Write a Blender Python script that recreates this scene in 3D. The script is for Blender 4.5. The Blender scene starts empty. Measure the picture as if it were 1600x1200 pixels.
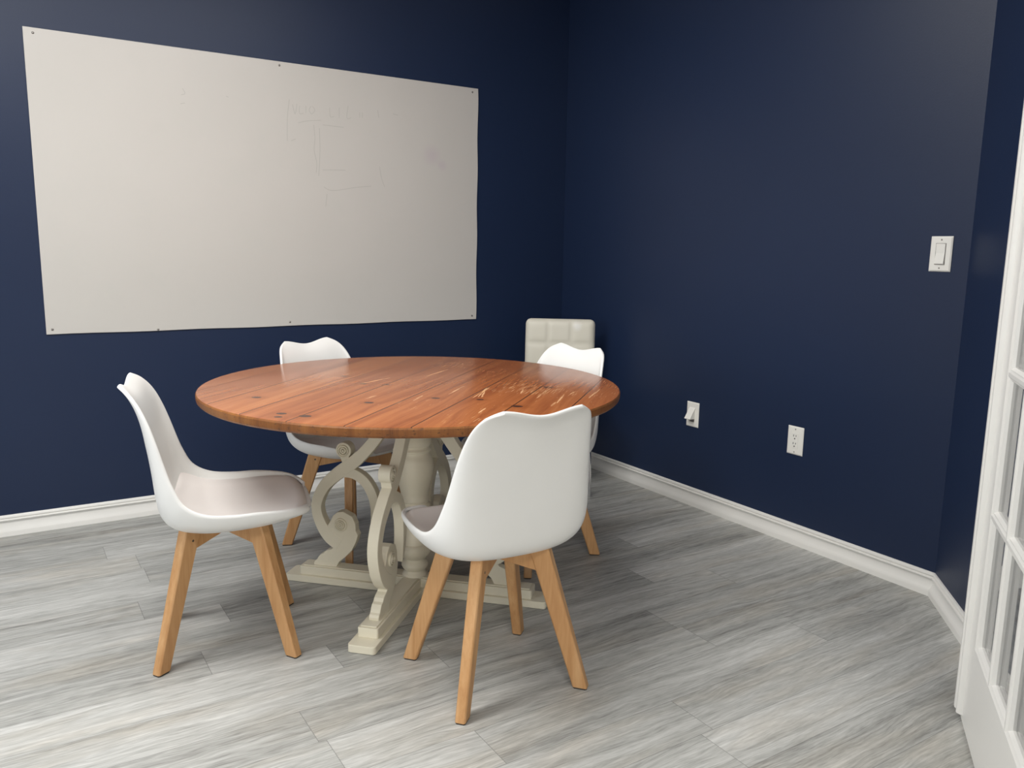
import bpy, bmesh, math, random
from mathutils import Vector, Matrix
random.seed(7)
C = bpy.context.scene.collection
scene = bpy.context.scene
pi = math.pi

# ------------------------------------------------------------------ camera
cam_d = bpy.data.cameras.new('camera')
cam = bpy.data.objects.new('camera', cam_d); C.objects.link(cam)
cam_d.sensor_width = 36.0
cam_d.lens = 1258.37 / 1600 * 36.0
cam_d.clip_start = 0.05
_r = Vector((0.845351, -0.533958, 0.016424)); _u = Vector((0.074253, 0.14789, 0.986213)); _f = Vector((0.529025, 0.832476, -0.164667))
cam.matrix_world = Matrix(((_r.x, _u.x, -_f.x, -2.80712), (_r.y, _u.y, -_f.y, -3.88066), (_r.z, _u.z, -_f.z, 1.2262), (0, 0, 0, 1)))
scene.camera = cam

# ------------------------------------------------------------------ world, light, exposure
w = bpy.data.worlds.new('world'); scene.world = w; w.use_nodes = True
w.node_tree.nodes['Background'].inputs[0].default_value = (0.75, 0.82, 0.95, 1)
w.node_tree.nodes['Background'].inputs[1].default_value = 0.25
scene.view_settings.view_transform = 'Standard'
scene.view_settings.look = 'None'
scene.view_settings.exposure = 0.0
scene.view_settings.gamma = 1.0
scene.view_settings.use_curve_mapping = False

CEIL = 2.74
def area(name, loc, aim, sx, sy, power, col):
    d = bpy.data.lights.new(name, 'AREA'); d.shape = 'RECTANGLE'; d.size = sx; d.size_y = sy
    d.energy = power; d.color = col
    o = bpy.data.objects.new(name, d); C.objects.link(o); o.location = loc
    o.rotation_euler = (Vector(aim) - Vector(loc)).to_track_quat('-Z', 'Y').to_euler()
    return o
# daylight entering by the window of the left wall, the window behind the hall, and the ceiling lights
area('window_daylight', (-4.56, -1.95, 1.45), (-3.5, -1.95, 1.30), 1.9, 1.3, 30, (0.93, 0.97, 1.0))
area('hall_daylight', (-4.6, -6.9, 1.5), (-3.6, -5.0, 1.2), 2.2, 1.6, 50, (1.0, 0.98, 0.95))
for _x, _y, _p in ((-3.1, -1.65, 44), (-1.75, -1.65, 25)):
    area('ceiling_light_room', (_x, _y, CEIL - 0.03), (_x, _y, 0), 1.2, 0.6, _p, (1.0, 0.985, 0.955))
area('ceiling_light_hall', (-2.9, -4.9, CEIL - 0.03), (-2.9, -4.9, 0), 1.2, 0.6, 40, (1.0, 0.985, 0.955))

# ------------------------------------------------------------------ materials
class NT:
    def __init__(s, name):
        s.m = bpy.data.materials.new(name); s.m.use_nodes = True
        s.t = s.m.node_tree; s.n = s.t.nodes; s.l = s.t.links
        s.b = s.n['Principled BSDF']
    def node(s, typ, **kw):
        nd = s.n.new(typ)
        for k, v in kw.items(): setattr(nd, k, v)
        return nd
    def put(s, sock, v):
        if isinstance(v, bpy.types.NodeSocket): s.l.new(v, sock)
        elif v is not None: sock.default_value = v
    def math(s, op, a, b=None, c=None, clamp=False):
        nd = s.node('ShaderNodeMath', operation=op, use_clamp=clamp)
        for i, v in enumerate((a, b, c)):
            if v is not None: s.put(nd.inputs[i], v)
        return nd.outputs[0]
    def coord(s):
        return s.node('ShaderNodeTexCoord').outputs['Object']
    def sep(s, v):
        nd = s.node('ShaderNodeSeparateXYZ'); s.put(nd.inputs[0], v); return nd.outputs
    def comb(s, x, y, z=0.0):
        nd = s.node('ShaderNodeCombineXYZ')
        for i, v in enumerate((x, y, z)): s.put(nd.inputs[i], v)
        return nd.outputs[0]
    def noise(s, vec, scale, detail=4, rough=0.55, dist=0.0):
        nd = s.node('ShaderNodeTexNoise'); s.put(nd.inputs['Vector'], vec)
        nd.inputs['Scale'].default_value = scale; nd.inputs['Detail'].default_value = detail
        nd.inputs['Roughness'].default_value = rough; nd.inputs['Distortion'].default_value = dist
        return nd.outputs['Fac']
    def mapping(s, vec, scale=(1, 1, 1), rot=(0, 0, 0), loc=(0, 0, 0)):
        nd = s.node('ShaderNodeMapping'); s.put(nd.inputs['Vector'], vec)
        nd.inputs['Scale'].default_value = scale; nd.inputs['Rotation'].default_value = rot; nd.inputs['Location'].default_value = loc
        return nd.outputs[0]
    def ramp(s, fac, stops, interp='LINEAR'):
        nd = s.node('ShaderNodeValToRGB'); s.put(nd.inputs[0], fac); cr = nd.color_ramp; cr.interpolation = interp
        while len(cr.elements) < len(stops): cr.elements.new(0.5)
        for e, (p, c) in zip(cr.elements, stops):
            e.position = p; e.color = (c, c, c, 1) if isinstance(c, (int, float)) else (*c, 1)
        return nd.outputs[0]
    def mix(s, fac, a, b, blend='MIX'):
        nd = s.node('ShaderNodeMix', data_type='RGBA', blend_type=blend)
        s.put(nd.inputs[0], fac)
        s.put(nd.inputs[6], (*a, 1) if isinstance(a, tuple) and len(a) == 3 else a)
        s.put(nd.inputs[7], (*b, 1) if isinstance(b, tuple) and len(b) == 3 else b)
        return nd.outputs[2]
    def bump(s, h, strength=0.3, dist=0.002):
        nd = s.node('ShaderNodeBump'); s.put(nd.inputs['Height'], h)
        nd.inputs['Strength'].default_value = strength; nd.inputs['Distance'].default_value = dist
        s.l.new(nd.outputs[0], s.b.inputs['Normal'])
    def white(s, v):
        nd = s.node('ShaderNodeTexWhiteNoise', noise_dimensions='3D'); s.put(nd.inputs['Vector'], v)
        return nd.outputs['Value']
    def fin(s, col=None, rough=None, metal=None, spec=None):
        if col is not None: s.put(s.b.inputs['Base Color'], (*col, 1) if isinstance(col, tuple) else col)
        if rough is not None: s.put(s.b.inputs['Roughness'], rough)
        if metal is not None: s.b.inputs['Metallic'].default_value = metal
        if spec is not None: s.b.inputs['Specular IOR Level'].default_value = spec
        return s.m

def simple(name, col, rough=0.5, metal=0.0, var=0.03, scale=12, bump=0.0, bscale=300, spec=None):
    t = NT(name); co = t.coord(); nz = t.noise(co, scale, 3)
    dark = tuple(c * (1 - var) for c in col); lite = tuple(min(1, c * (1 + var)) for c in col)
    t.fin(t.mix(nz, dark, lite), rough, metal, spec)
    if bump: t.bump(t.noise(co, bscale, 2), bump, 0.001)
    return t.m

def mat_floor():
    t = NT('grey_vinyl_plank'); x, y, z = t.sep(t.coord())
    W, L = 0.157, 1.22
    yy = t.math('DIVIDE', t.math('ADD', y, 2.388), W)
    row = t.math('FLOOR', yy); fy = t.math('FRACT', yy)
    rnd = t.white(t.comb(row, 3.7, 1.3))
    xx = t.math('DIVIDE', t.math('ADD', x, t.math('MULTIPLY', rnd, L)), L)
    col = t.math('FLOOR', xx); fx = t.math('FRACT', xx)
    pid = t.white(t.comb(row, col, 9.1)); pid2 = t.white(t.comb(col, row, 4.4))
    ox = t.math('MULTIPLY', pid, 17.0); oy = t.math('MULTIPLY', pid2, 11.0)
    px = t.math('ADD', x, ox); py = t.math('ADD', y, oy)
    wav = t.math('MULTIPLY', t.math('SUBTRACT', t.noise(t.comb(t.math('MULTIPLY', px, 1.6), t.math('MULTIPLY', py, 6.0)), 1.0, 3), 0.5), 0.09)
    pyw = t.math('ADD', py, wav)
    broad = t.noise(t.comb(t.math('MULTIPLY', px, 1.1), t.math('MULTIPLY', pyw, 22.0)), 1.0, 4, 0.6)
    mid = t.noise(t.comb(t.math('MULTIPLY', px, 4.0), t.math('MULTIPLY', pyw, 75.0), 2.0), 1.0, 5, 0.65)
    fine = t.noise(t.comb(t.math('MULTIPLY', px, 16.0), t.math('MULTIPLY', pyw, 210.0), 5.0), 1.0, 3, 0.6)
    patch = t.noise(t.comb(t.math('MULTIPLY', px, 1.5), t.math('MULTIPLY', py, 7.0), 8.0), 1.0, 2)
    g = t.math('ADD', t.math('MULTIPLY', broad, 0.36), t.math('MULTIPLY', mid, 0.34))
    g = t.math('ADD', g, t.math('MULTIPLY', fine, 0.33))
    g = t.math('ADD', g, t.math('MULTIPLY', t.math('SUBTRACT', pid, 0.5), 0.13))
    c = t.ramp(g, [(0.33, (0.15, 0.15, 0.14)), (0.42, (0.285, 0.285, 0.27)), (0.51, (0.41, 0.412, 0.392)), (0.60, (0.525, 0.525, 0.505)), (0.70, (0.66, 0.66, 0.635))])
    beige = t.ramp(patch, [(0.50, 0.0), (0.72, 0.55)])
    c = t.mix(beige, c, t.mix(1.0, c, (0.98, 0.90, 0.80), 'MULTIPLY'))
    # cathedral knots
    vor = t.node('ShaderNodeTexVoronoi'); t.put(vor.inputs['Vector'], t.comb(t.math('MULTIPLY', px, 1.25), t.math('MULTIPLY', pyw, 6.5), 1.0)); vor.inputs['Scale'].default_value = 1.0
    kd = vor.outputs['Distance']
    rings = t.math('SINE', t.math('MULTIPLY', kd, 150.0))
    kn = t.math('MULTIPLY', t.math('MULTIPLY', t.math('ADD', rings, 1.0), 0.5), t.ramp(kd, [(0.02, 0.22), (0.13, 0.0)]))
    c = t.mix(kn, c, (0.17, 0.165, 0.155))
    ey = t.math('MINIMUM', fy, t.math('SUBTRACT', 1.0, fy)); ex = t.math('MINIMUM', fx, t.math('SUBTRACT', 1.0, fx))
    sy = t.math('LESS_THAN', ey, 0.0055); sx = t.math('LESS_THAN', ex, 0.0008)
    seam = t.math('MAXIMUM', sy, sx)
    c = t.mix(t.math('MULTIPLY', seam, 0.6), c, (0.13, 0.13, 0.125))
    t.fin(c, t.ramp(mid, [(0.3, 0.50), (0.7, 0.40)]), spec=0.4)
    t.bump(t.math('SUBTRACT', t.math('ADD', t.math('MULTIPLY', mid, 0.5), t.math('MULTIPLY', fine, 0.4)), t.math('MULTIPLY', seam, 1.5)), 0.25, 0.0012)
    return t.m

KNOTS = [(-0.427, 0.348, 1), (-0.617, 0.144, 1), (-0.66, 0.128, .8), (-0.625, 0.065, 1.2), (-0.384, -0.012, 1), (0.045, 0.291, .8), (-0.076, 0.159, .8),
         (-0.067, 0.074, .6), (-0.244, -0.173, .9), (-0.217, -0.311, .8), (0.079, -0.459, 1), (-0.282, -0.449, 1.2)]
SCRATCH = [((-0.203, -0.281), (0.005, -0.273)), ((-0.18, -0.292), (0.019, -0.262)), ((-0.182, -0.305), (-0.067, -0.279)), ((-0.131, -0.472), (0.045, -0.468)), ((-0.072, -0.628), (0.11, -0.634)),
           ((-0.166, -0.187), (0.004, -0.183)), ((-0.193, -0.551), (-0.031, -0.54)), ((-0.417, -0.371), (-0.337, -0.369)), ((-0.309, -0.124), (-0.217, -0.119)), ((-0.25, -0.545), (-0.173, -0.544)),
           ((0.151, 0.017), (0.346, 0.002)), ((-0.071, -0.403), (0.015, -0.389)), ((-0.332, 0.026), (-0.257, 0.018)), ((-0.025, -0.558), (0.028, -0.562)), ((-0.091, 0.168), (0.077, 0.124))]
def mat_table(edge=False):
    t = NT('table_edge_wood' if edge else 'stained_pine_planks'); co = t.coord(); x, y, z = t.sep(co)
    W = 0.171
    yy = t.math('DIVIDE', t.math('SUBTRACT', y, 0.249), W); row = t.math('FLOOR', yy); fy = t.math('FRACT', yy)
    pid = t.white(t.comb(row, 2.2, 7.0))
    px = t.math('ADD', x, t.math('MULTIPLY', pid, 13.0)); py = t.math('ADD', y, t.math('MULTIPLY', pid, 5.0))
    wav = t.math('MULTIPLY', t.math('SUBTRACT', t.noise(t.comb(t.math('MULTIPLY', px, 1.4), t.math('MULTIPLY', py, 5.0)), 1.0, 2), 0.5), 0.10)
    pyw = t.math('ADD', py, wav)
    grain = t.noise(t.comb(t.math('MULTIPLY', px, 1.5), t.math('MULTIPLY', pyw, 34.0)), 1.0, 4, 0.6)
    fine = t.noise(t.comb(t.math('MULTIPLY', px, 12.0), t.math('MULTIPLY', pyw, 260.0)), 1.0, 3, 0.6)
    g = t.math('ADD', t.math('MULTIPLY', grain, 0.72), t.math('MULTIPLY', fine, 0.15))
    g = t.math('ADD', g, t.math('MULTIPLY', pid, 0.16))
    if edge:
        c = t.ramp(g, [(0.25, (0.10, 0.032, 0.010)), (0.45, (0.21, 0.074, 0.019)), (0.7, (0.31, 0.125, 0.033))])
        pit = t.ramp(t.noise(t.mapping(co, (1, 1, 2.0)), 95.0, 3), [(0.58, 0.0), (0.68, 0.65)])
        c = t.mix(pit, c, (0.06, 0.025, 0.012))
        t.fin(c, 0.42, spec=0.4); t.bump(t.math('SUBTRACT', fine, pit), 0.3, 0.002)
        return t.m
    c = t.ramp(g, [(0.30, (0.19, 0.050, 0.016)), (0.44, (0.29, 0.088, 0.028)), (0.58, (0.37, 0.124, 0.040)), (0.74, (0.45, 0.175, 0.060))])
    k = None
    for i, (kx, ky, ks) in enumerate(KNOTS):
        dx = t.math('DIVIDE', t.math('SUBTRACT', x, kx), 0.013 * ks); dy = t.math('DIVIDE', t.math('SUBTRACT', y, ky), 0.017 * ks)
        d = t.math('ADD', t.math('MULTIPLY', dx, dx), t.math('MULTIPLY', dy, dy))
        k = d if k is None else t.math('MINIMUM', k, d)
    halo = t.ramp(t.math('DIVIDE', k, 8.0), [(0.10, 0.55), (0.9, 0.0)])
    c = t.mix(halo, c, (0.24, 0.07, 0.02))
    kn = t.ramp(k, [(0.55, 0.93), (1.0, 0.0)])
    c = t.mix(kn, c, (0.045, 0.022, 0.015))
    # worn scratches along the grain, thickest on the right-hand half of the top
    sc = t.noise(t.comb(t.math('MULTIPLY', x, 13.0), t.math('MULTIPLY', y, 300.0), 3.0), 1.0, 2, 0.5)
    msk = t.noise(t.comb(x, y, 4.0), 3.2, 2)
    side = t.ramp(t.math('ADD', t.math('MULTIPLY', y, -0.9), 0.42), [(0.1, 0.0), (0.75, 1.0)])
    thr = t.math('ADD', t.math('MULTIPLY', msk, 0.55), t.math('MULTIPLY', side, 0.15))
    scr = t.math('MULTIPLY', t.math('GREATER_THAN', t.math('ADD', sc, thr), 1.10), 0.55)
    for (ax, ay), (bx, by) in SCRATCH:
        L = abs(bx - ax) / 2; mx = (ax + bx) / 2; my = (ay + by) / 2; sl = (by - ay) / (bx - ax) if bx != ax else 0
        dx = t.math('SUBTRACT', x, mx)
        dy = t.math('SUBTRACT', t.math('SUBTRACT', y, my), t.math('MULTIPLY', dx, sl))
        u = t.math('DIVIDE', dx, L); v = t.math('DIVIDE', dy, 0.0030)
        d = t.math('ADD', t.math('MULTIPLY', u, u), t.math('MULTIPLY', v, v))
        ink = t.math('MULTIPLY', t.math('LESS_THAN', d, 1.0), t.math('GREATER_THAN', sc, 0.43))
        scr = t.math('MAXIMUM', scr, t.math('MULTIPLY', ink, 0.85))
    c = t.mix(scr, c, (0.80, 0.47, 0.24))
    ey = t.math('MINIMUM', fy, t.math('SUBTRACT', 1.0, fy)); seam = t.ramp(ey, [(0.008, 1.0), (0.016, 0.0)])
    c = t.mix(t.math('MULTIPLY', seam, 0.85), c, (0.05, 0.018, 0.008))
    t.fin(c, t.ramp(grain, [(0.3, 0.27), (0.7, 0.24)]), spec=0.45)
    t.bump(t.math('SUBTRACT', t.math('MULTIPLY', grain, 0.015), seam), 0.3, 0.001)
    return t.m

def mat_beech(name, tone=1.0):
    t = NT(name); co = t.coord()
    g = t.noise(t.mapping(co, (28, 28, 2.2)), 1.0, 4, 0.55); f = t.noise(t.mapping(co, (160, 160, 14)), 1.0, 2)
    m = t.math('ADD', t.math('MULTIPLY', g, 0.75), t.math('MULTIPLY', f, 0.25))
    c = t.ramp(m, [(0.30, (0.45 * tone, 0.225 * tone, 0.088 * tone)), (0.5, (0.56 * tone, 0.31 * tone, 0.135 * tone)), (0.72, (0.66 * tone, 0.40 * tone, 0.20 * tone))])
    t.fin(c, 0.42, spec=0.4); return t.m

def mat_wall(name, col, rough=0.42):
    t = NT(name); co = t.coord()
    n1 = t.noise(co, 1.3, 2)
    t.fin(t.mix(n1, tuple(c * 0.93 for c in col), tuple(c * 1.07 for c in col)), rough, spec=0.42)
    t.bump(t.noise(co, 170, 3, 0.6), 0.22, 0.0012)
    return t.m

M = {}
NAVY = (0.0095, 0.0210, 0.0590)
M['navy'] = mat_wall('navy_eggshell_paint', NAVY, 0.46)
M['offwhite'] = simple('offwhite_wall_paint', (0.72, 0.69, 0.63), 0.6, bump=0.1)
M['ceiling'] = simple('white_ceiling_paint', (0.84, 0.83, 0.80), 0.8, bump=0.15)
M['trim'] = simple('white_gloss_trim', (0.86, 0.85, 0.815), 0.30, var=0.015)
M['floor'] = mat_floor()
M['top'] = mat_table(); M['edge'] = mat_table(True)
M['cream'] = simple('cream_chalk_paint', (0.77, 0.72, 0.575), 0.48, var=0.05, scale=9, bump=0.06, bscale=90)
M['shell'] = simple('white_plastic_shell', (0.83, 0.83, 0.81), 0.33, var=0.01)
M['pad'] = simple('white_leatherette_pad', (0.87, 0.825, 0.80), 0.46, var=0.015, bump=0.12, bscale=500)
M['beech'] = mat_beech('beech_wood')
M['glide'] = simple('dark_felt_glide', (0.05, 0.04, 0.035), 0.8)
M['screw'] = simple('dull_steel_screw', (0.32, 0.30, 0.28), 0.35, 0.9)
M['darkscrew'] = simple('dark_screw_head', (0.10, 0.085, 0.07), 0.45, 0.6)
M['plate'] = simple('white_plastic_plate', (0.88, 0.87, 0.82), 0.30, var=0.01)
M['slot'] = simple('black_slot', (0.02, 0.02, 0.02), 0.6)
M['chrome'] = simple('chrome_tube', (0.75, 0.75, 0.76), 0.12, 1.0)
M['rug'] = M['glide']

def mat_board():
    t = NT('whiteboard_laminate'); co = t.coord()
    n = t.noise(co, 1.6, 2); n2 = t.noise(t.mapping(co, (3, 1, 3)), 2.0, 3)
    c = t.mix(n, (0.565, 0.545, 0.510), (0.615, 0.588, 0.555))
    sm = t.ramp(n2, [(0.55, 0.0), (0.8, 0.25)])
    c = t.mix(sm, c, (0.545, 0.548, 0.51))
    # faint pink stain left by an old marker
    x, y, z = t.sep(co)
    for (sx, sz, sr) in ((-0.86, 1.70, 0.06), (-0.80, 1.655, 0.035)):
        dx = t.math('SUBTRACT', x, sx); dz = t.math('SUBTRACT', z, sz)
        d = t.math('SQRT', t.math('ADD', t.math('MULTIPLY', dx, dx), t.math('MULTIPLY', dz, dz)))
        c = t.mix(t.ramp(t.math('DIVIDE', d, sr), [(0.2, 0.45), (1.0, 0.0)]), c, (0.53, 0.45, 0.495))
    t.fin(c, 0.30, spec=0.45); return t.m
M['board'] = mat_board()
M['ghost'] = simple('faint_grey_marker', (0.49, 0.478, 0.445), 0.4)
def mat_quilt():
    t = NT('cream_quilted_leatherette'); co = t.coord(); x, y, z = t.sep(co)
    c = t.mix(t.noise(co, 6, 3), (0.65, 0.62, 0.52), (0.70, 0.67, 0.58))
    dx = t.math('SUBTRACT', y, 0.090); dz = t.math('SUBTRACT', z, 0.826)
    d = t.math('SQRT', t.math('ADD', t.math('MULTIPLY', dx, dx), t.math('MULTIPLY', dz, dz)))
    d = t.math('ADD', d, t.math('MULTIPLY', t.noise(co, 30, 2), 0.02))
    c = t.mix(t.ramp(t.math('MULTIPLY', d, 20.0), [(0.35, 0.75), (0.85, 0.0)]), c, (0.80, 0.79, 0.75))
    t.fin(c, 0.45); t.bump(t.noise(co, 400, 2), 0.1, 0.001); return t.m
M['quilt'] = mat_quilt()
def mat_glass():
    t = NT('clear_window_glass')
    t.fin((1.0, 1.0, 1.0), 0.0); t.b.inputs['Transmission Weight'].default_value = 1.0; t.b.inputs['IOR'].default_value = 1.48
    return t.m
M['glass'] = mat_glass()
def mat_emit(name, col, s):
    t = NT(name); t.b.inputs['Emission Color'].default_value = (*col, 1); t.b.inputs['Emission Strength'].default_value = s
    return t.m
M['diffuser'] = mat_emit('lit_acrylic_diffuser', (1.0, 0.95, 0.88), 1.5)

# ------------------------------------------------------------------ mesh helpers
def add_box(bm, a, b, mi=0):
    x0, y0, z0 = a; x1, y1, z1 = b
    v = [bm.verts.new(p) for p in ((x0, y0, z0), (x1, y0, z0), (x1, y1, z0), (x0, y1, z0), (x0, y0, z1), (x1, y0, z1), (x1, y1, z1), (x0, y1, z1))]
    for f in ((0, 3, 2, 1), (4, 5, 6, 7), (0, 1, 5, 4), (1, 2, 6, 5), (2, 3, 7, 6), (3, 0, 4, 7)):
        fc = bm.faces.new([v[i] for i in f]); fc.material_index = mi
def add_prism(bm, pts, fn):
    """loft of a closed polygon between two placements: fn(p, 0) and fn(p, 1) give 3-D points"""
    a = [bm.verts.new(fn(p, 0)) for p in pts]; b = [bm.verts.new(fn(p, 1)) for p in pts]
    n = len(pts)
    for i in range(n): bm.faces.new((a[i], a[(i + 1) % n], b[(i + 1) % n], b[i]))
    bm.faces.new(a[::-1]); bm.faces.new(b)
def add_lathe(bm, prof, seg=40, cx=0, cy=0):
    rings = []
    for r, z in prof:
        if r < 1e-6: rings.append([bm.verts.new((cx, cy, z))])
        else: rings.append([bm.verts.new((cx + r * math.cos(2 * pi * i / seg), cy + r * math.sin(2 * pi * i / seg), z)) for i in range(seg)])
    for a, b in zip(rings, rings[1:]):
        for i in range(seg):
            j = (i + 1) % seg
            q = [a[i % len(a)], a[j % len(a)], b[j % len(b)], b[i % len(b)]]
            u = []
            for x in q:
                if x not in u: u.append(x)
            if len(u) > 2: bm.faces.new(u)
    return rings
def add_tube(bm, pts, r, seg=10):
    pts = [Vector(p) for p in pts]; rings = []
    for i, p in enumerate(pts):
        d = (pts[min(i + 1, len(pts) - 1)] - pts[max(i - 1, 0)]).normalized()
        up = Vector((0, 0, 1)) if abs(d.z) < 0.95 else Vector((1, 0, 0))
        a = d.cross(up).normalized(); b = d.cross(a)
        rings.append([bm.verts.new(p + r * (math.cos(2 * pi * k / seg) * a + math.sin(2 * pi * k / seg) * b)) for k in range(seg)])
    for a, b in zip(rings, rings[1:]):
        for i in range(seg): bm.faces.new((a[i], a[(i + 1) % seg], b[(i + 1) % seg], b[i]))
    bm.faces.new(rings[0][::-1]); bm.faces.new(rings[-1])
def finish(name, bm, mats, parent=None, smooth=None, bevel=None, seg=2):
    bmesh.ops.recalc_face_normals(bm, faces=bm.faces)
    if smooth is not None:
        for f in bm.faces: f.smooth = True
        for e in bm.edges:
            if len(e.link_faces) == 2 and e.calc_face_angle(0) > math.radians(smooth): e.smooth = False
    me = bpy.data.meshes.new(name); bm.to_mesh(me); bm.free()
    for m in (mats if isinstance(mats, (list, tuple)) else [mats]): me.materials.append(m)
    o = bpy.data.objects.new(name, me); C.objects.link(o)
    if parent is not None: o.parent = parent
    if bevel:
        md = o.modifiers.new('bevel', 'BEVEL'); md.width = bevel; md.segments = seg; md.limit_method = 'ANGLE'; md.angle_limit = math.radians(40)
        md.harden_normals = False
    return o
def box(name, a, b, mat, parent=None, bevel=None):
    bm = bmesh.new(); add_box(bm, a, b); return finish(name, bm, mat, parent, bevel=bevel)
def struct(o): o['kind'] = 'structure'; return o
def tag(o, label, cat, group=None):
    o['label'] = label; o['category'] = cat
    if group: o['group'] = group
    return o
def empty(name, loc, rz=0):
    o = bpy.data.objects.new(name, None); C.objects.link(o); o.location = loc; o.rotation_euler = (0, 0, rz); o.empty_display_size = 0.1; return o
def catmull(P, n):
    out = []
    for i in range(len(P) - 1):
        p0, p1, p2, p3 = P[max(i - 1, 0)], P[i], P[i + 1], P[min(i + 2, len(P) - 1)]
        for k in range(n):
            s = k / n
            out.append(tuple(0.5 * ((2 * b) + (-a + c) * s + (2 * a - 5 * b + 4 * c - d) * s * s + (-a + 3 * b - 3 * c + d) * s ** 3) for a, b, c, d in zip(p0, p1, p2, p3)))
    out.append(tuple(P[-1])); return out

# ------------------------------------------------------------------ room
struct(box('floor', (-5.6, -7.6, -0.06), (1.6, 0.12, 0.0), M['floor']))
struct(box('ceiling', (-5.6, -7.6, CEIL), (1.6, 0.12, CEIL + 0.08), M['ceiling']))
struct(box('wall_back', (-4.7, 0, 0), (0.12, 0.12, CEIL), M['navy']))
struct(box('wall_right', (0, -2.41, 0), (0.12, 0, CEIL), M['navy']))
S2 = math.sqrt(0.5)
YC = -2.362
def diag(p, k):   # wall_corner runs from (0,-2.353) towards (-1,-1)
    d, n, z = p
    return (0 - d * S2 + n * S2, YC - d * S2 - n * S2, z)
LD = 1.415
bm = bmesh.new()
add_prism(bm, [(0, 0), (LD, 0), (LD, 0.12), (-0.05, 0.12)], lambda p, k: diag((p[0], p[1], 0 if k == 0 else CEIL), k))
struct(finish('wall_corner', bm, M['navy']))
YF = YC - 1.0
bm = bmesh.new()
add_box(bm, (-1.36, YF - 0.12, 0), (-0.9, YF, CEIL)); add_box(bm, (-3.35, YF - 0.12, 2.16), (-1.36, YF, CEIL)); add_box(bm, (-4.7, YF - 0.12, 0), (-3.35, YF, CEIL))
struct(finish('wall_front', bm, M['navy']))
bm = bmesh.new()      # left wall with its window opening
add_box(bm, (-4.62, YF, 0), (-4.5, -2.9, CEIL)); add_box(bm, (-4.62, -1.0, 0), (-4.5, 0, CEIL)); add_box(bm, (-4.62, -2.9, 0), (-4.5, -1.0, 0.8)); add_box(bm, (-4.62, -2.9, 2.1), (-4.5, -1.0, CEIL))
struct(finish('wall_left', bm, M['navy']))
bm = bmesh.new()      # frame of the window in the left wall
for a, b in (((-4.53, -2.98, 0.72), (-4.475, -2.9, 2.18)), ((-4.53, -1.0, 0.72), (-4.475, -0.92, 2.18)), ((-4.53, -2.9, 0.72), (-4.475, -1.0, 0.8)), ((-4.53, -2.9, 2.1), (-4.475, -1.0, 2.18))): add_box(bm, a, b)
struct(finish('window_1', bm, M['trim'], bevel=0.004))
# hall behind the camera
struct(box('wall_hall_rear', (-5.6, -7.6, 0), (1.6, -7.5, CEIL), M['offwhite']))
struct(box('wall_hall_left', (-5.6, -7.5, 0), (-5.5, YF - 0.12, CEIL), M['offwhite']))
struct(box('wall_hall_right', (1.5, -7.5, 0), (1.6, YF - 0.12, CEIL), M['offwhite']))
struct(box('wall_hall_front', (-0.9, YF - 0.12, 0), (1.5, YF - 0.02, CEIL), M['offwhite']))
struct(box('wall_hall_corner', (-5.5, YF - 0.12, 0), (-4.7, YF - 0.02, CEIL), M['offwhite']))

# baseboards
BP = [(0, 0.088), (0.006, 0.088), (0.009, 0.085), (0.0095, 0.077), (0.0055, 0.0745), (0.0055, 0.0725), (0.0125, 0.0705), (0.0135, 0.067), (0.0085, 0.0635), (0.0065, 0.058),
      (0.0065, 0.050), (0.0085, 0.040), (0.0130, 0.030), (0.0175, 0.024), (0.0185, 0.016), (0.019, 0.0), (0, 0)]
def baseboard(name, a, b, na, nb):
    """a,b: 2-D ends on the wall; na, nb: 2-D mitre vectors per unit depth"""
    bm = bmesh.new()
    add_prism(bm, BP, lambda p, k: ((a[0] + na[0] * p[0], a[1] + na[1] * p[0], p[1]) if k == 0 else (b[0] + nb[0] * p[0], b[1] + nb[1] * p[0], p[1])))
    return struct(finish(name, bm, M['trim'], smooth=50))
t22 = math.tan(pi / 8)
baseboard('baseboard_back', (-4.5, 0), (0, 0), (1, -1), (-1, -1))
baseboard('baseboard_right', (0, 0), (0, YC), (-1, -1), (-1, t22))
e = (-LD * S2 + 0.0, YC - LD * S2)
baseboard('baseboard_corner', (0, YC), e, (-1, t22), (-1, t22))
baseboard('baseboard_front', e, (-1.27, YF), (-1, t22) if False else (-t22, 1), (0, 1))
baseboard('baseboard_left', (-4.5, 0), (-4.5, YF), (1, -1), (1, 1))
# door casing of the double doorway
bm = bmesh.new()
add_box(bm, (-1.355, YF, 0), (-1.275, YF + 0.016, 2.235)); add_box(bm, (-3.43, YF, 0), (-3.35, YF + 0.016, 2.235)); add_box(bm, (-3.35, YF, 2.155), (-1.355, YF + 0.016, 2.235))
add_box(bm, (-1.37, YF - 0.13, 0), (-1.3555, YF + 0.001, 2.16)); add_box(bm, (-3.35, YF - 0.13, 0), (-3.335, YF + 0.001, 2.16))
struct(finish('trim_1', bm, M['trim'], bevel=0.003))

# ceiling light panels (out of frame, the lamps of the room)
for i, (x, y) in enumerate(((-3.1, -1.65), (-1.75, -1.65), (-2.9, -4.9))):
    o = box('ceiling_light', (x - 0.66, y - 0.36, CEIL - 0.025), (x + 0.66, y + 0.36, CEIL), M['trim'])
    tag(o, ('white ceiling light panel nearer the left wall with the window', 'white ceiling light panel over the round table', 'white ceiling light panel in the hall outside the doorway')[i], 'ceiling light')
    box('diffuser', (x - 0.6, y - 0.3, CEIL - 0.028), (x + 0.6, y + 0.3, CEIL - 0.026), M['diffuser'], o)

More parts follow.
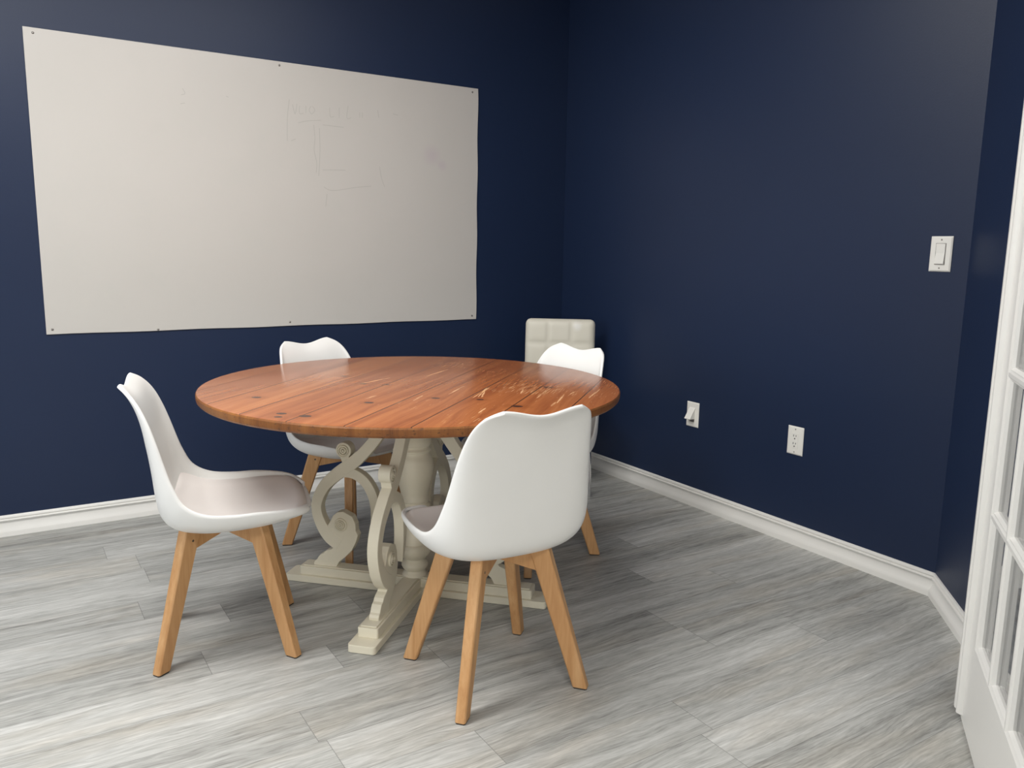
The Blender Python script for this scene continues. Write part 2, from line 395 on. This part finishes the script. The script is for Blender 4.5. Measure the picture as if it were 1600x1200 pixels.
# ------------------------------------------------------------------ french door leaf, opened back towards the corner wall
DO = Vector((-0.70701, -2.85234, 0.0)); DA = math.atan2(-0.58936, -0.80782)
DT = 0.035
def leaf():
    xs = [0.093, 0.2853, 0.4777, 0.670]; zs = [0.243 + 0.355 * k for k in range(6)]; WD = 0.762; HD = 2.135; Z0 = 0.010
    bm = bmesh.new()
    add_box(bm, (0, 0, Z0), (xs[0], DT, HD)); add_box(bm, (xs[3], 0, Z0), (WD, DT, HD))
    add_box(bm, (xs[0], 0, Z0), (xs[3], DT, zs[0])); add_box(bm, (xs[0], 0, zs[5]), (xs[3], DT, HD))
    d = struct(finish('door_1', bm, M['trim'], smooth=30)); d.location = DO; d.rotation_euler = (0, 0, DA)
    c = DT / 2
    # moulded bars: sections given as (offset, depth from centre)
    half = [(0, 0.0175), (0.004, 0.0195), (0.008, 0.0165), (0.012, 0.0150), (0.0175, 0.0075), (0.0175, -0.0075), (0.012, -0.0150), (0.008, -0.0165), (0.004, -0.0195), (0, -0.0175)]
    full = [(-0.0175, 0.0075), (-0.012, 0.0150), (-0.009, 0.0155), (-0.0045, 0.0190), (0.0045, 0.0190), (0.009, 0.0155), (0.012, 0.0150), (0.0175, 0.0075),
            (0.0175, -0.0075), (0.012, -0.0150), (0.009, -0.0155), (0.0045, -0.0190), (-0.0045, -0.0190), (-0.009, -0.0155), (-0.012, -0.0150), (-0.0175, -0.0075)]
    def vbar(bm, x, sec, sgn=1): add_prism(bm, sec, lambda p, k: (x + sgn * p[0], c + p[1], zs[0] if k == 0 else zs[5]))
    def hbar(bm, z, sec, sgn=1): add_prism(bm, sec, lambda p, k: (xs[0] if k == 0 else xs[3], c + p[1] * 0.995, z + sgn * p[0]))
    bm = bmesh.new(); vbar(bm, xs[1], full); vbar(bm, xs[2], full)
    for k in range(1, 5): hbar(bm, zs[k], full)
    finish('muntin_grid', bm, M['trim'], d, smooth=25)
    bm = bmesh.new(); vbar(bm, xs[0], half); vbar(bm, xs[3], half, -1); hbar(bm, zs[0], half); hbar(bm, zs[5], half, -1)
    finish('glazing_moulding', bm, M['trim'], d, smooth=25)
    for i in range(3):
        for k in range(5): box('glass_pane', (xs[i] + 0.012, c - 0.002, zs[k] + 0.012), (xs[i + 1] - 0.012, c + 0.002, zs[k + 1] - 0.012), M['glass'], d)
    # astragal strip on the free edge
    sec = [(-0.032, 0.004), (-0.032, -0.008), (-0.029, -0.013), (-0.016, -0.0135), (-0.012, -0.0105), (0.004, -0.0095), (0.007, -0.013), (0.013, -0.012), (0.019, -0.005), (0.021, 0.0), (0.0, 0.0), (0.0, 0.004)]
    bm = bmesh.new(); add_prism(bm, sec, lambda p, k: (p[0], p[1], 0.022 if k == 0 else HD))
    finish('astragal', bm, M['trim'], d, smooth=30)
    for z in (0.22, 1.05, 1.9):
        bm = bmesh.new(); add_lathe(bm, [(0, z - 0.045), (0.006, z - 0.045), (0.006, z + 0.045), (0, z + 0.045)], 12, WD + 0.004, DT / 2); finish('hinge', bm, M['screw'], d, smooth=40)
leaf()

# ------------------------------------------------------------------ whiteboard
x0, x1, zb, zt = -2.6555, -0.5875, 0.843, 2.062
bm = bmesh.new()
N = 24
ring = []
for k in range(N + 1): ring.append((x0 + (x1 - x0) * k / N, zb + (0.0012 * math.sin(k * 1.1) if 0 < k < N else 0)))
for k in range(1, N + 1): ring.append((x1 + (0.002 * math.sin(k * 0.9) if k < N else 0), zb + (zt - zb) * k / N))
ring += [(x0, zt)]
add_prism(bm, ring, lambda p, k: (p[0], -0.0065 if k == 0 else -0.0005, p[1]))
wb = finish('whiteboard', bm, M['board'], bevel=0.0012)
tag(wb, 'large unframed off-white whiteboard sheet screwed to the navy back wall', 'whiteboard')
for px, pz in ((-2.621, 2.042), (-1.643, 2.045), (-0.623, 2.041), (-2.633, 0.864), (-1.628, 0.862), (-0.615, 0.862), (-2.222, 0.848)):
    bm = bmesh.new(); rr = add_lathe(bm, [(0.0, 0.003), (0.003, 0.0028), (0.0045, 0.0015), (0.005, 0.0), (0, 0)], 16)
    for v in bm.verts: v.co = Vector((px + v.co.x, -0.0065 - v.co.z, pz + v.co.y))
    finish('screw', bm, M['screw'], wb, smooth=40)
def stroke(pts, wd=0.0028):
    bm = bmesh.new(); P = catmull(pts, 6); prev = None
    for i, p in enumerate(P):
        q = P[min(i + 1, len(P) - 1)]; r = P[max(i - 1, 0)]
        d = Vector((q[0] - r[0], q[1] - r[1])).normalized(); n = Vector((-d.y, d.x)) * wd / 2
        a = bm.verts.new((p[0] + n.x, -0.0068, p[1] + n.y)); b = bm.verts.new((p[0] - n.x, -0.0068, p[1] - n.y))
        if prev: bm.faces.new((prev[0], a, b, prev[1]))
        prev = (a, b)
    finish('marker_ghost', bm, M['ghost'], wb)
STROKES = [[(-2.07, 1.8945), (-2.0605, 1.8743), (-2.0766, 1.8672)],
    [(-2.081, 1.8293), (-2.0624, 1.834)],
    [(-1.6008, 1.8999), (-1.6124, 1.8128), (-1.6154, 1.7116)],
    [(-1.5613, 1.7975), (-1.5179, 1.8103), (-1.4491, 1.8197)],
    [(-1.4432, 1.7997), (-1.3924, 1.7984), (-1.3376, 1.7975)],
    [(-1.4872, 1.7956), (-1.4824, 1.7373), (-1.487, 1.6779), (-1.4759, 1.6194), (-1.4801, 1.5743)],
    [(-1.4594, 1.7835), (-1.4586, 1.6801), (-1.4678, 1.5601)],
    [(-1.448, 1.5898), (-1.3967, 1.5932), (-1.3315, 1.5958)],
    [(-1.4435, 1.5104), (-1.4149, 1.4968), (-1.3661, 1.4993), (-1.2833, 1.5159), (-1.1988, 1.5267)],
    [(-1.153, 1.626), (-1.1433, 1.5704), (-1.1264, 1.5275)],
    [(-1.4282, 1.4779), (-1.4359, 1.4198)],
    [(-1.5863, 1.8786), (-1.5754, 1.8366), (-1.565, 1.8837)],
    [(-1.553, 1.8763), (-1.554, 1.8416), (-1.5355, 1.8434)],
    [(-1.5223, 1.8795), (-1.5232, 1.8446)],
    [(-1.4976, 1.8792), (-1.5073, 1.8607), (-1.4954, 1.8445), (-1.4793, 1.8636), (-1.4914, 1.8798)],
    [(-1.4065, 1.8827), (-1.4042, 1.8417), (-1.385, 1.8436)],
    [(-1.3585, 1.8877), (-1.3594, 1.8401)],
    [(-1.3129, 1.9013), (-1.3205, 1.8439), (-1.2976, 1.8461)],
    [(-1.2543, 1.8744), (-1.2546, 1.8503)],
    [(-1.241, 1.8757), (-1.2413, 1.8516)],
    [(-1.1601, 1.8959), (-1.1537, 1.86)],
    [(-1.8872, 1.8827), (-1.8763, 1.8784)],
    [(-1.0779, 1.8858), (-1.0501, 1.8824)],
    [(-1.5972, 1.7131), (-1.5756, 1.7236)]]
for s in STROKES: stroke(s)

# ------------------------------------------------------------------ round table
TX, TY, TZ = -1.61, -1.362, 0.762
def curve_plate(name, segs, thick, mat, parent, ang, bevel=0.004):
    """scroll pieces cut from board: closed outlines in (outward, up), extruded sideways"""
    bm = bmesh.new(); ca, sa = math.cos(ang), math.sin(ang)
    for pts, th in segs:
        add_prism(bm, pts, lambda p, k: (p[0] * ca - (th / 2 if k else -th / 2) * sa, p[0] * sa + (th / 2 if k else -th / 2) * ca, p[1]))
    return finish(name, bm, mat, parent, bevel=bevel, seg=2)
def band(P, n=6):
    """P: (s, z, width) stations -> outline polygon of a tapering curved band"""
    Q = catmull(P, n); L, R = [], []
    for i, p in enumerate(Q):
        a = Q[max(i - 1, 0)]; b = Q[min(i + 1, len(Q) - 1)]
        d = Vector((b[0] - a[0], b[1] - a[1])).normalized(); nx, nz = -d.y * p[2] / 2, d.x * p[2] / 2
        L.append((p[0] + nx, p[1] + nz)); R.append((p[0] - nx, p[1] - nz))
    return L + R[::-1]
def disc(cx, cz, r, n=28): return [(cx + r * math.cos(2 * pi * k / n), cz + r * math.sin(2 * pi * k / n)) for k in range(n)]

tb = empty('round_dining_table', (TX, TY, 0))
tag(tb, 'round dining table with orange-brown plank top on cream scroll pedestal', 'table')
bm = bmesh.new()
R = 0.712; H0 = 0.731; seg = 128
prof = [(0, H0, 1), (R - 0.008, H0, 1), (R - 0.002, H0 + 0.006, 1), (R, H0 + 0.014, 1), (R, TZ - 0.006, 1), (R - 0.003, TZ - 0.0015, 0), (R - 0.008, TZ, 0), (0, TZ, 0)]
rings = add_lathe(bm, [(r, z) for r, z, m in prof], seg)
for f in bm.faces:
    c = f.calc_center_median(); f.material_index = 0 if (c.z > TZ - 0.002) else 1
o = finish('tabletop', bm, [M['top'], M['edge']], tb, smooth=25); o.rotation_euler = (0, 0, math.radians(42.0))

bm = bmesh.new()
add_lathe(bm, [(0, 0.055), (0.044, 0.055), (0.046, 0.064), (0.042, 0.071), (0.036, 0.076), (0.035, 0.080), (0.043, 0.088), (0.048, 0.097), (0.048, 0.104), (0.043, 0.113), (0.035, 0.119),
               (0.034, 0.123), (0.042, 0.127), (0.044, 0.131), (0.050, 0.136), (0.059, 0.148), (0.063, 0.160), (0.062, 0.171), (0.056, 0.182), (0.053, 0.184), (0.053, 0.189), (0.047, 0.200), (0.040, 0.222),
               (0.038, 0.245), (0.040, 0.265), (0.047, 0.282), (0.053, 0.287), (0.058, 0.293), (0.060, 0.301), (0.055, 0.309), (0.052, 0.312), (0.056, 0.318), (0.056, 0.326), (0.051, 0.332), (0.049, 0.336),
               (0.053, 0.341), (0.052, 0.349), (0.048, 0.356), (0.050, 0.372), (0.057, 0.402), (0.065, 0.437), (0.068, 0.462), (0.066, 0.485), (0.059, 0.503), (0.053, 0.512), (0.052, 0.517),
               (0.058, 0.522), (0.059, 0.528), (0.053, 0.534), (0.052, 0.539), (0.058, 0.546), (0.060, 0.556), (0.056, 0.566), (0.050, 0.580), (0.049, 0.62), (0.055, 0.66), (0.066, 0.70), (0.066, H0), (0, H0)], 48)
finish('turned_column', bm, M['cream'], tb, smooth=50)
bm = bmesh.new()     # cleats screwed under the top
for a in (45, 135):
    ca, sa = math.cos(math.radians(a)), math.sin(math.radians(a))
    add_prism(bm, [(-0.5, H0 - 0.04), (0.5, H0 - 0.04), (0.53, H0 - 0.0005), (-0.53, H0 - 0.0005)], lambda p, k: (p[0] * ca - (0.03 if k else -0.03) * sa, p[0] * sa + (0.03 if k else -0.03) * ca, p[1] + (0.0004 if a == 45 else 0)))
finish('top_cleat', bm, M['cream'], tb, bevel=0.003)

def foot_outline(L, w, notch, n=5):
    # rounded-corner rectangle end, symmetric about 0, of a whole beam
    r = notch; P = []
    for cx, cy, a0 in ((L - r, w - r, 0), (-L + r, w - r, 90), (-L + r, -w + r, 180), (L - r, -w + r, 270)):
        for k in range(n + 1):
            a = math.radians(a0 + 90 * k / n); P.append((cx + r * math.cos(a), cy + r * math.sin(a)))
    return P
for a in (45, 135):
    ca, sa = math.cos(math.radians(a)), math.sin(math.radians(a))
    dz = 0.0003 if a == 45 else 0
    bm = bmesh.new()
    def lay(L, w, z0, z1, r): add_prism(bm, foot_outline(L, w, r), lambda p, k: (p[0] * ca - p[1] * sa, p[0] * sa + p[1] * ca, (z1 if k else z0) + dz))
    lay(0.492, 0.046, 0.001 - dz, 0.026, 0.012)
    lay(0.438, 0.034, 0.026, 0.058, 0.006)
    lay(0.430, 0.027, 0.058, 0.062, 0.004)
    finish('base_beam', bm, M['cream'], tb, bevel=0.009, seg=3)
T = 0.036
outer = band([(0.035, 0.722, 0.060), (0.075, 0.66, 0.052), (0.115, 0.595, 0.045), (0.165, 0.525, 0.042), (0.225, 0.465, 0.046), (0.285, 0.420, 0.046), (0.340, 0.368, 0.042), (0.370, 0.310, 0.040), (0.372, 0.262, 0.040), (0.352, 0.210, 0.044), (0.322, 0.172, 0.05), (0.285, 0.148, 0.05)], 7)
inner = band([(0.275, 0.425, 0.040), (0.228, 0.421, 0.037), (0.186, 0.396, 0.037), (0.157, 0.350, 0.036), (0.146, 0.300, 0.034), (0.149, 0.245, 0.028), (0.162, 0.200, 0.018), (0.173, 0.175, 0.005)], 7)
lobe = band([(0.245, 0.275, 0.03), (0.225, 0.262, 0.02)], 2)
body = [(0.336, 0.212), (0.322, 0.232), (0.310, 0.256), (0.292, 0.272), (0.270, 0.276), (0.235, 0.260), (0.222, 0.232), (0.221, 0.205), (0.213, 0.190), (0.222, 0.162), (0.238, 0.130), (0.262, 0.104), (0.288, 0.082), (0.300, 0.060),
        (0.388, 0.060), (0.389, 0.070), (0.384, 0.078), (0.377, 0.082), (0.372, 0.092), (0.362, 0.104), (0.351, 0.108), (0.343, 0.118), (0.331, 0.124), (0.318, 0.128), (0.309, 0.138), (0.312, 0.150), (0.335, 0.165), (0.352, 0.190)]
for a in (45, 135, 225, 315):
    ar = math.radians(a)
    o = curve_plate('scroll_bracket', [(outer, T), (inner, T - 0.001), (body, T - 0.002)], 0, M['cream'], tb, ar, 0.0035)
    for (cx, cz, r, th, nm) in ((0.278, 0.226, 0.040, T + 0.012, 'lower_rosette'), (0.262, 0.506, 0.029, T + 0.007, 'upper_volute')):
        bm = bmesh.new(); ca, sa = math.cos(ar), math.sin(ar)
        pr = [(r, 0.0), (r, th / 2 - 0.002), (r - 0.003, th / 2), (r * 0.80, th / 2), (r * 0.76, th / 2 - 0.005), (r * 0.70, th / 2 - 0.005), (r * 0.64, th / 2 + 0.002), (r * 0.56, th / 2 + 0.002), (r * 0.50, th / 2 - 0.004),
              (r * 0.42, th / 2 - 0.004), (r * 0.36, th / 2 + 0.003), (r * 0.24, th / 2 + 0.003), (r * 0.2, th / 2 - 0.003), (r * 0.12, th / 2 + 0.004), (0, th / 2 + 0.006)]
        if nm == 'lower_rosette': pr = [(p * 0.62 if i else p * 0.62, q) for i, (p, q) in enumerate(pr)]; pr = [(p, min(q, T / 2 + 0.008)) for p, q in pr]
        full = pr[::-1] + [(p, -q) for p, q in pr[1:]]
        add_lathe(bm, full, 32)
        if nm == 'upper_volute':   # stem joining the volute to the strap
            add_prism(bm, [(-0.028, 0.006), (0.026, 0.010), (0.014, -0.020), (0.006, -0.048), (-0.018, -0.040), (-0.020, -0.020)][::-1], lambda p, k: (p[0], p[1], (th / 2 - 0.004) * (1 if k else -1)))
        for v in bm.verts:
            l = v.co.copy(); s, z, n = cx + l.x, cz + l.y, l.z
            v.co = Vector((s * ca - n * sa, s * sa + n * ca, z))
        finish(nm, bm, M['cream'], o, smooth=35)

# ------------------------------------------------------------------ moulded chairs
CST = [(0.258, 0.438), (0.250, 0.443), (0.210, 0.432), (0.135, 0.414), (0.040, 0.404), (-0.055, 0.402), (-0.125, 0.414), (-0.161, 0.446), (-0.173, 0.505), (-0.179, 0.575), (-0.188, 0.65), (-0.202, 0.72), (-0.224, 0.782), (-0.256, 0.822)]
RST = [(0.240, 0.120, 0.448), (0.208, 0.178, 0.458), (0.162, 0.210, 0.471), (0.095, 0.225, 0.477), (0.025, 0.229, 0.476), (-0.045, 0.229, 0.484), (-0.095, 0.224, 0.513), (-0.122, 0.214, 0.564), (-0.140, 0.204, 0.617), (-0.157, 0.195, 0.675),
       (-0.177, 0.184, 0.735), (-0.201, 0.170, 0.785), (-0.229, 0.149, 0.820), (-0.257, 0.112, 0.840)]
NV, NU = 5, 20
CQ = catmull(CST, NV); RQ = catmull(RST, NV)
def shell_pt(j, u):
    c, r = CQ[j], RQ[j]; a = abs(u)
    jn = len(CQ) - 1; g = max(0.0, (j - (jn - 3 * NV)) / (3 * NV))
    lat = math.sin(a * pi / 2) ** 0.92; t = (1 - g) * a ** 2.6 + g * (3 * lat ** 2 - 2 * lat ** 3)
    return Vector((c[0] + (r[0] - c[0]) * t, (1 if u > 0 else -1) * r[1] * lat, c[1] + (r[2] - c[1]) * t))
def shell_mesh(parent):
    bm = bmesh.new(); G = []
    for j in range(len(CQ)): G.append([bm.verts.new(shell_pt(j, -1 + 2 * i / NU)) for i in range(NU + 1)])
    for a, b in zip(G, G[1:]):
        for i in range(NU): bm.faces.new((a[i], a[i + 1], b[i + 1], b[i]))
    # rolled rim: one more loop turned outwards and down
    o = finish('shell', bm, M['shell'], parent, smooth=180)
    s = o.modifiers.new('thickness', 'SOLIDIFY'); s.thickness = 0.011; s.offset = -1.0 if SOFF else 1.0
    d = o.modifiers.new('round', 'SUBSURF'); d.levels = 1; d.render_levels = 1
    return o
SOFF = True
def pad_mesh(parent):
    bm = bmesh.new(); J1 = int(6.9 * NV); U = 0.86; G = []
    base = []
    def P(j, u): return shell_pt(j, u)
    js = list(range(6, J1 + 1))
    rows = []
    for a, j in enumerate(js):
        row = []
        for i in range(NU + 1):
            u = (-1 + 2 * i / NU) * U
            # superelliptic outline of the pad towards its ends
            t = a / (len(js) - 1); k = 1.0
            if t < 0.16: k = math.sqrt(max(0.0, 1 - (1 - t / 0.16) ** 2)) * 0.35 + 0.65
            if t > 0.8: k = 1 - 0.12 * ((t - 0.8) / 0.2) ** 2
            p = P(j, u * k); e1 = P(min(j + 1, len(CQ) - 1), u * k) - P(max(j - 1, 0), u * k); e2 = P(j, min(1, u * k + .02)) - P(j, max(-1, u * k - .02))
            n = e1.cross(e2).normalized()
            if n.z < 0: n = -n
            if j > 6.2 * NV and n.x < 0: n = -n
            fe = min(1.0, (1 - abs(-1 + 2 * i / NU)) / 0.22); ft = min(1.0, t / 0.10, (1 - t) / 0.22)
            h = 0.020 * (max(0, fe) ** 0.5) * (max(0, ft) ** 0.5)
            row.append(bm.verts.new(p + n * (0.0005 + h)))
        rows.append(row)
    for a, b in zip(rows, rows[1:]):
        for i in range(NU): bm.faces.new((a[i], a[i + 1], b[i + 1], b[i]))
    o = finish('seat_pad', bm, M['pad'], parent, smooth=180)
    d = o.modifiers.new('round', 'SUBSURF'); d.levels = 1; d.render_levels = 2
    return o
def leg_mesh(parent, a):
    """leg standing in the diagonal plane at angle a, splayed outwards"""
    ca, sa = math.cos(a), math.sin(a); bm = bmesh.new()
    def P(r, t, z): return (r * ca - t * sa, r * sa + t * ca, z)
    # section corners: outer top bottom; chamfered rectangle, tapering
    top = (0.104, 0.158, 0.0175, 0.398); bot = (0.240, 0.283, 0.0150, 0.004)
    def ring(r0, r1, t, z, c=0.004): return [P(r0, -t + c, z), P(r0 + c, -t, z), (P(r1 - c, -t, z)), P(r1, -t + c, z), P(r1, t - c, z), P(r1 - c, t, z), P(r0 + c, t, z), P(r0, t - c, z)]
    A = [bm.verts.new(p) for p in ring(*top)]
    for v in A: v.co.z += 0.020 * max(0, (math.hypot(v.co.x, v.co.y) - 0.105) / 0.056)
    B = [bm.verts.new(p) for p in ring(*bot)]
    for i in range(8): bm.faces.new((A[i], A[(i + 1) % 8], B[(i + 1) % 8], B[i]))
    bm.faces.new(A[::-1]); bm.faces.new(B)
    o = finish('leg', bm, M['beech'], parent, bevel=0.0015)
    bm = bmesh.new(); A = [bm.verts.new(p) for p in ring(0.2415, 0.2815, 0.0140, 0.0045)]; B = [bm.verts.new(p) for p in ring(0.242, 0.281, 0.0135, 0.0)]
    for i in range(8): bm.faces.new((A[i], A[(i + 1) % 8], B[(i + 1) % 8], B[i]))
    bm.faces.new(A[::-1]); bm.faces.new(B); finish('foot_glide', bm, M['glide'], o)
    for s in (1,):
        bm = bmesh.new(); pr = [(0.0, 0.0012), (0.0035, 0.0010), (0.004, 0.0), (0, 0)]
        add_lathe(bm, pr, 12)
        for v in bm.verts:
            l = v.co.copy(); r = 0.140 + l.x; z = 0.366 + l.y; n = (0.0168 + l.z) * s
            v.co = Vector(P(r, n, z))
        finish('bolt_head', bm, M['darkscrew'], o, smooth=40)
    return o
def frame_mesh(parent, AN):
    for q in (0, 1):
        a = AN + q * pi / 2; ca, sa = math.cos(a), math.sin(a); bm = bmesh.new()
        e = 0.0004 * q
        pts = [(-0.110, 0.402 - e), (-0.04, 0.3925 - e), (0.04, 0.3925 - e), (0.110, 0.402 - e), (0.135, 0.336), (0.012, 0.358 + e), (-0.012, 0.358 + e), (-0.135, 0.336)]
        add_prism(bm, pts, lambda p, k: (p[0] * ca - (0.014 if k else -0.014) * sa, p[0] * sa + (0.014 if k else -0.014) * ca, p[1]))
        finish('cross_rail', bm, M['beech'], parent, bevel=0.0015)
def make_chair():
    t = empty('side_chair', (0, 0, 0))
    shell_mesh(t); pad_mesh(t)
    for k in range(4): leg_mesh(t, pi / 4 + k * pi / 2)
    frame_mesh(t, pi / 4)
    return t
def copy_tree(o, parent=None):
    c = o.copy(); C.objects.link(c); c.parent = parent
    for ch in [x for x in bpy.data.objects if x.parent == o]: copy_tree(ch, c)
    return c
proto = make_chair()
CH = [((-2.270, -1.390), -14.0, 'white moulded chair seen side-on at the left of the round table, facing right'),
      ((-1.664, -2.005), 86.0, 'white moulded chair nearest the camera with its smooth back towards the viewer'),
      ((-1.632, -0.792), -68.0, 'white moulded chair behind the table, under the whiteboard'),
      ((-1.038, -1.262), 189.0, 'white moulded chair behind the right side of the table, before the cream quilted chair')]
for i, ((x, y), a, lab) in enumerate(CH):
    o = proto if i == 0 else copy_tree(proto)
    o.location = (x, y, 0); o.rotation_euler = (0, 0, math.radians(a))
    tag(o, lab, 'chair', 'white moulded chairs round the table')

# ------------------------------------------------------------------ quilted chair in the corner
def quilt_slab(name, w, h, th, nx, ny, mat, parent, place, rc=0.028):
    """puffy slab: w x h face divided in nx x ny puffs; place(u, v, n) -> point"""
    bm = bmesh.new(); NX, NY = nx * 10, ny * 10
    def pt(i, j, side):
        u = -w / 2 + w * i / NX; v = h * j / NY
        # round the outline corners
        cx, cy = w / 2 - rc, h / 2 - rc; du, dv = abs(u) - cx, abs(v - h / 2) - cy
        if du > 0 and dv > 0:
            L = math.hypot(du, dv)
            if L > rc: du *= rc / L * (1); dv *= rc / L; u = math.copysign(cx + du, u); v = h / 2 + math.copysign(cy + dv, v - h / 2)
        fu = abs(math.sin(pi * i / 10)) ; fv = abs(math.sin(pi * j / 10))
        puff = 0.007 * min(1, fu * 2.2) ** 0.6 * min(1, fv * 2.2) ** 0.6
        ed = min(i, NX - i, j, NY - j); rnd = (0.012, 0.005, 0.0015, 0)[min(ed, 3)]
        n = (th / 2 - 0.007 + puff - rnd) if side else -(th / 2 - rnd)
        return place(u, v, n)
    F = [[bm.verts.new(pt(i, j, 1)) for i in range(NX + 1)] for j in range(NY + 1)]
    B = [[bm.verts.new(pt(i, j, 0)) for i in range(NX + 1)] for j in range(NY + 1)]
    for G, rv in ((F, 0), (B, 1)):
        for j in range(NY):
            for i in range(NX):
                q = [G[j][i], G[j][i + 1], G[j + 1][i + 1], G[j + 1][i]]; bm.faces.new(q[::-1] if rv else q)
    rim = [(0, i) for i in range(NX)] + [(j, NX) for j in range(NY)] + [(NY, i) for i in range(NX, 0, -1)] + [(j, 0) for j in range(NY, 0, -1)]
    for k in range(len(rim)):
        (a, b), (c, d) = rim[k], rim[(k + 1) % len(rim)]; bm.faces.new((F[a][b], B[a][b], B[c][d], F[c][d]))
    return finish(name, bm, mat, parent, smooth=60)
qc = empty('quilted_chair', (-0.401, -0.538, 0), math.radians(-127))
tag(qc, 'cream quilted leatherette chair standing in the corner of the navy walls', 'chair')
QZ = 0.862
o = quilt_slab('backrest', 0.372, 0.385, 0.050, 3, 3, M['quilt'], qc, lambda u, v, n: Vector((-0.180 + 0.10 * (0.385 - v - 0.385) * 1.0 + n, u, QZ - 0.385 + v)))
quilt_slab('seat', 0.40, 0.40, 0.060, 3, 3, M['quilt'], qc, lambda u, v, n: Vector((-0.19 + v, u, 0.455 + n)))
for s in (-1, 1):
    bm = bmesh.new(); add_tube(bm, [(-0.215, s * 0.12, 0.52), (-0.185, s * 0.12, 0.43), (-0.12, s * 0.12, 0.412)], 0.009); finish('back_bracket', bm, M['chrome'], qc, smooth=50)
for sx in (-1, 1):
    for sy in (-1, 1):
        bm = bmesh.new(); add_tube(bm, [(sx * 0.15, sy * 0.16, 0.425), (sx * 0.17, sy * 0.175, 0.0)], 0.011, 12); finish('leg', bm, M['chrome'], qc, smooth=50)

# ------------------------------------------------------------------ wall plates on the right wall (x = 0, facing -x)
def plate(name, y0, y1, z0, z1, label, cat):
    cy, cz = (y0 + y1) / 2, (z0 + z1) / 2; hw, hh = (y1 - y0) / 2, (z1 - z0) / 2
    t = empty(name, (0, cy, cz)); tag(t, label, cat)
    bm = bmesh.new()
    a = [bm.verts.new((-0.0005, sy * hw, sz * hh)) for sy, sz in ((-1, -1), (1, -1), (1, 1), (-1, 1))]
    b = [bm.verts.new((-0.003, sy * hw, sz * hh)) for sy, sz in ((-1, -1), (1, -1), (1, 1), (-1, 1))]
    c = [bm.verts.new((-0.0065, sy * (hw - 0.005), sz * (hh - 0.005))) for sy, sz in ((-1, -1), (1, -1), (1, 1), (-1, 1))]
    for p, q in ((a, b), (b, c)):
        for i in range(4): bm.faces.new((p[i], p[(i + 1) % 4], q[(i + 1) % 4], q[i]))
    bm.faces.new(a[::-1]); bm.faces.new(c)
    finish('cover_plate', bm, M['plate'], t, bevel=0.0012)
    return t, hw, hh
def pscrew(t, z):
    bm = bmesh.new(); add_lathe(bm, [(0, 0.0012), (0.0022, 0.001), (0.003, 0.0), (0, 0)], 14)
    for v in bm.verts: l = v.co.copy(); v.co = Vector((-0.0065 - l.z, l.x, z + l.y))
    finish('screw', bm, M['screw'], t, smooth=40)
t, hw, hh = plate('light_switch', -2.302, -2.223, 1.174, 1.297, 'white rocker light switch high on the navy right wall', 'switch')
bm = bmesh.new()
add_prism(bm, [(-0.0066, -0.036), (-0.0135, -0.034), (-0.0085, 0.002), (-0.0095, 0.034), (-0.0066, 0.036)], lambda p, k: (p[0], -0.0165 if k else 0.0165, p[1]))
finish('rocker', bm, M['plate'], t, bevel=0.0008); pscrew(t, 0.049); pscrew(t, -0.049)
bm = bmesh.new()
for a, b in (((-0.0070, -0.0185, -0.0375), (-0.0064, -0.0168, 0.0375)), ((-0.0070, 0.0168, -0.0375), (-0.0064, 0.0185, 0.0375)), ((-0.0070, -0.0168, -0.0375), (-0.0064, 0.0168, -0.0362)), ((-0.0070, -0.0168, 0.0362), (-0.0064, 0.0168, 0.0375))): add_box(bm, a, b)
finish('rocker_gap', bm, M['screw'], t)
t, hw, hh = plate('power_outlet', -1.755, -1.675, 0.386, 0.508, 'white double power outlet low on the navy right wall', 'outlet')
box('receptacle', (-0.0082, -0.0168, -0.0335), (-0.006, 0.0168, 0.0335), M['plate'], t, bevel=0.0012)
for s in (-1, 1):
    cz = s * 0.0165
    for dy, h in ((0.0062, 0.0045), (-0.0062, 0.0035)): box('socket_slot', (-0.0086, dy - 0.0014, cz + 0.002 - h + 0.003), (-0.0078, dy + 0.0014, cz + 0.002 + h + 0.003), M['slot'], t)
    bm = bmesh.new(); add_lathe(bm, [(0, 0.0004), (0.0030, 0.0004), (0.0030, -0.0004), (0, -0.0004)], 14)
    for v in bm.verts: l = v.co.copy(); v.co = Vector((-0.0082 - l.z, l.x, cz - 0.0075 + l.y))
    finish('ground_hole', bm, M['slot'], t)
pscrew(t, 0.049); pscrew(t, -0.049)
t, hw, hh = plate('cable_outlet', -1.151, -1.071, 0.389, 0.511, 'white cable pass-through plate with a protruding scoop low on the navy wall', 'cable plate')
bm = bmesh.new()      # wedge-shaped hood opening downwards
W2 = 0.019
add_prism(bm, [(-0.0062, 0.036), (-0.040, -0.018), (-0.0375, -0.021), (-0.0062, 0.028)], lambda p, k: (p[0], -W2 if k else W2, p[1]))
for s in (-1, 1): add_prism(bm, [(-0.0062, 0.034), (-0.039, -0.019), (-0.0062, -0.021)], lambda p, k: (p[0], s * (W2 if k else W2 - 0.0022), p[1]))
finish('cable_hood', bm, M['plate'], t, bevel=0.0008)
box('cable_opening', (-0.0072, -0.015, -0.036), (-0.0062, 0.015, 0.020), M['screw'], t)
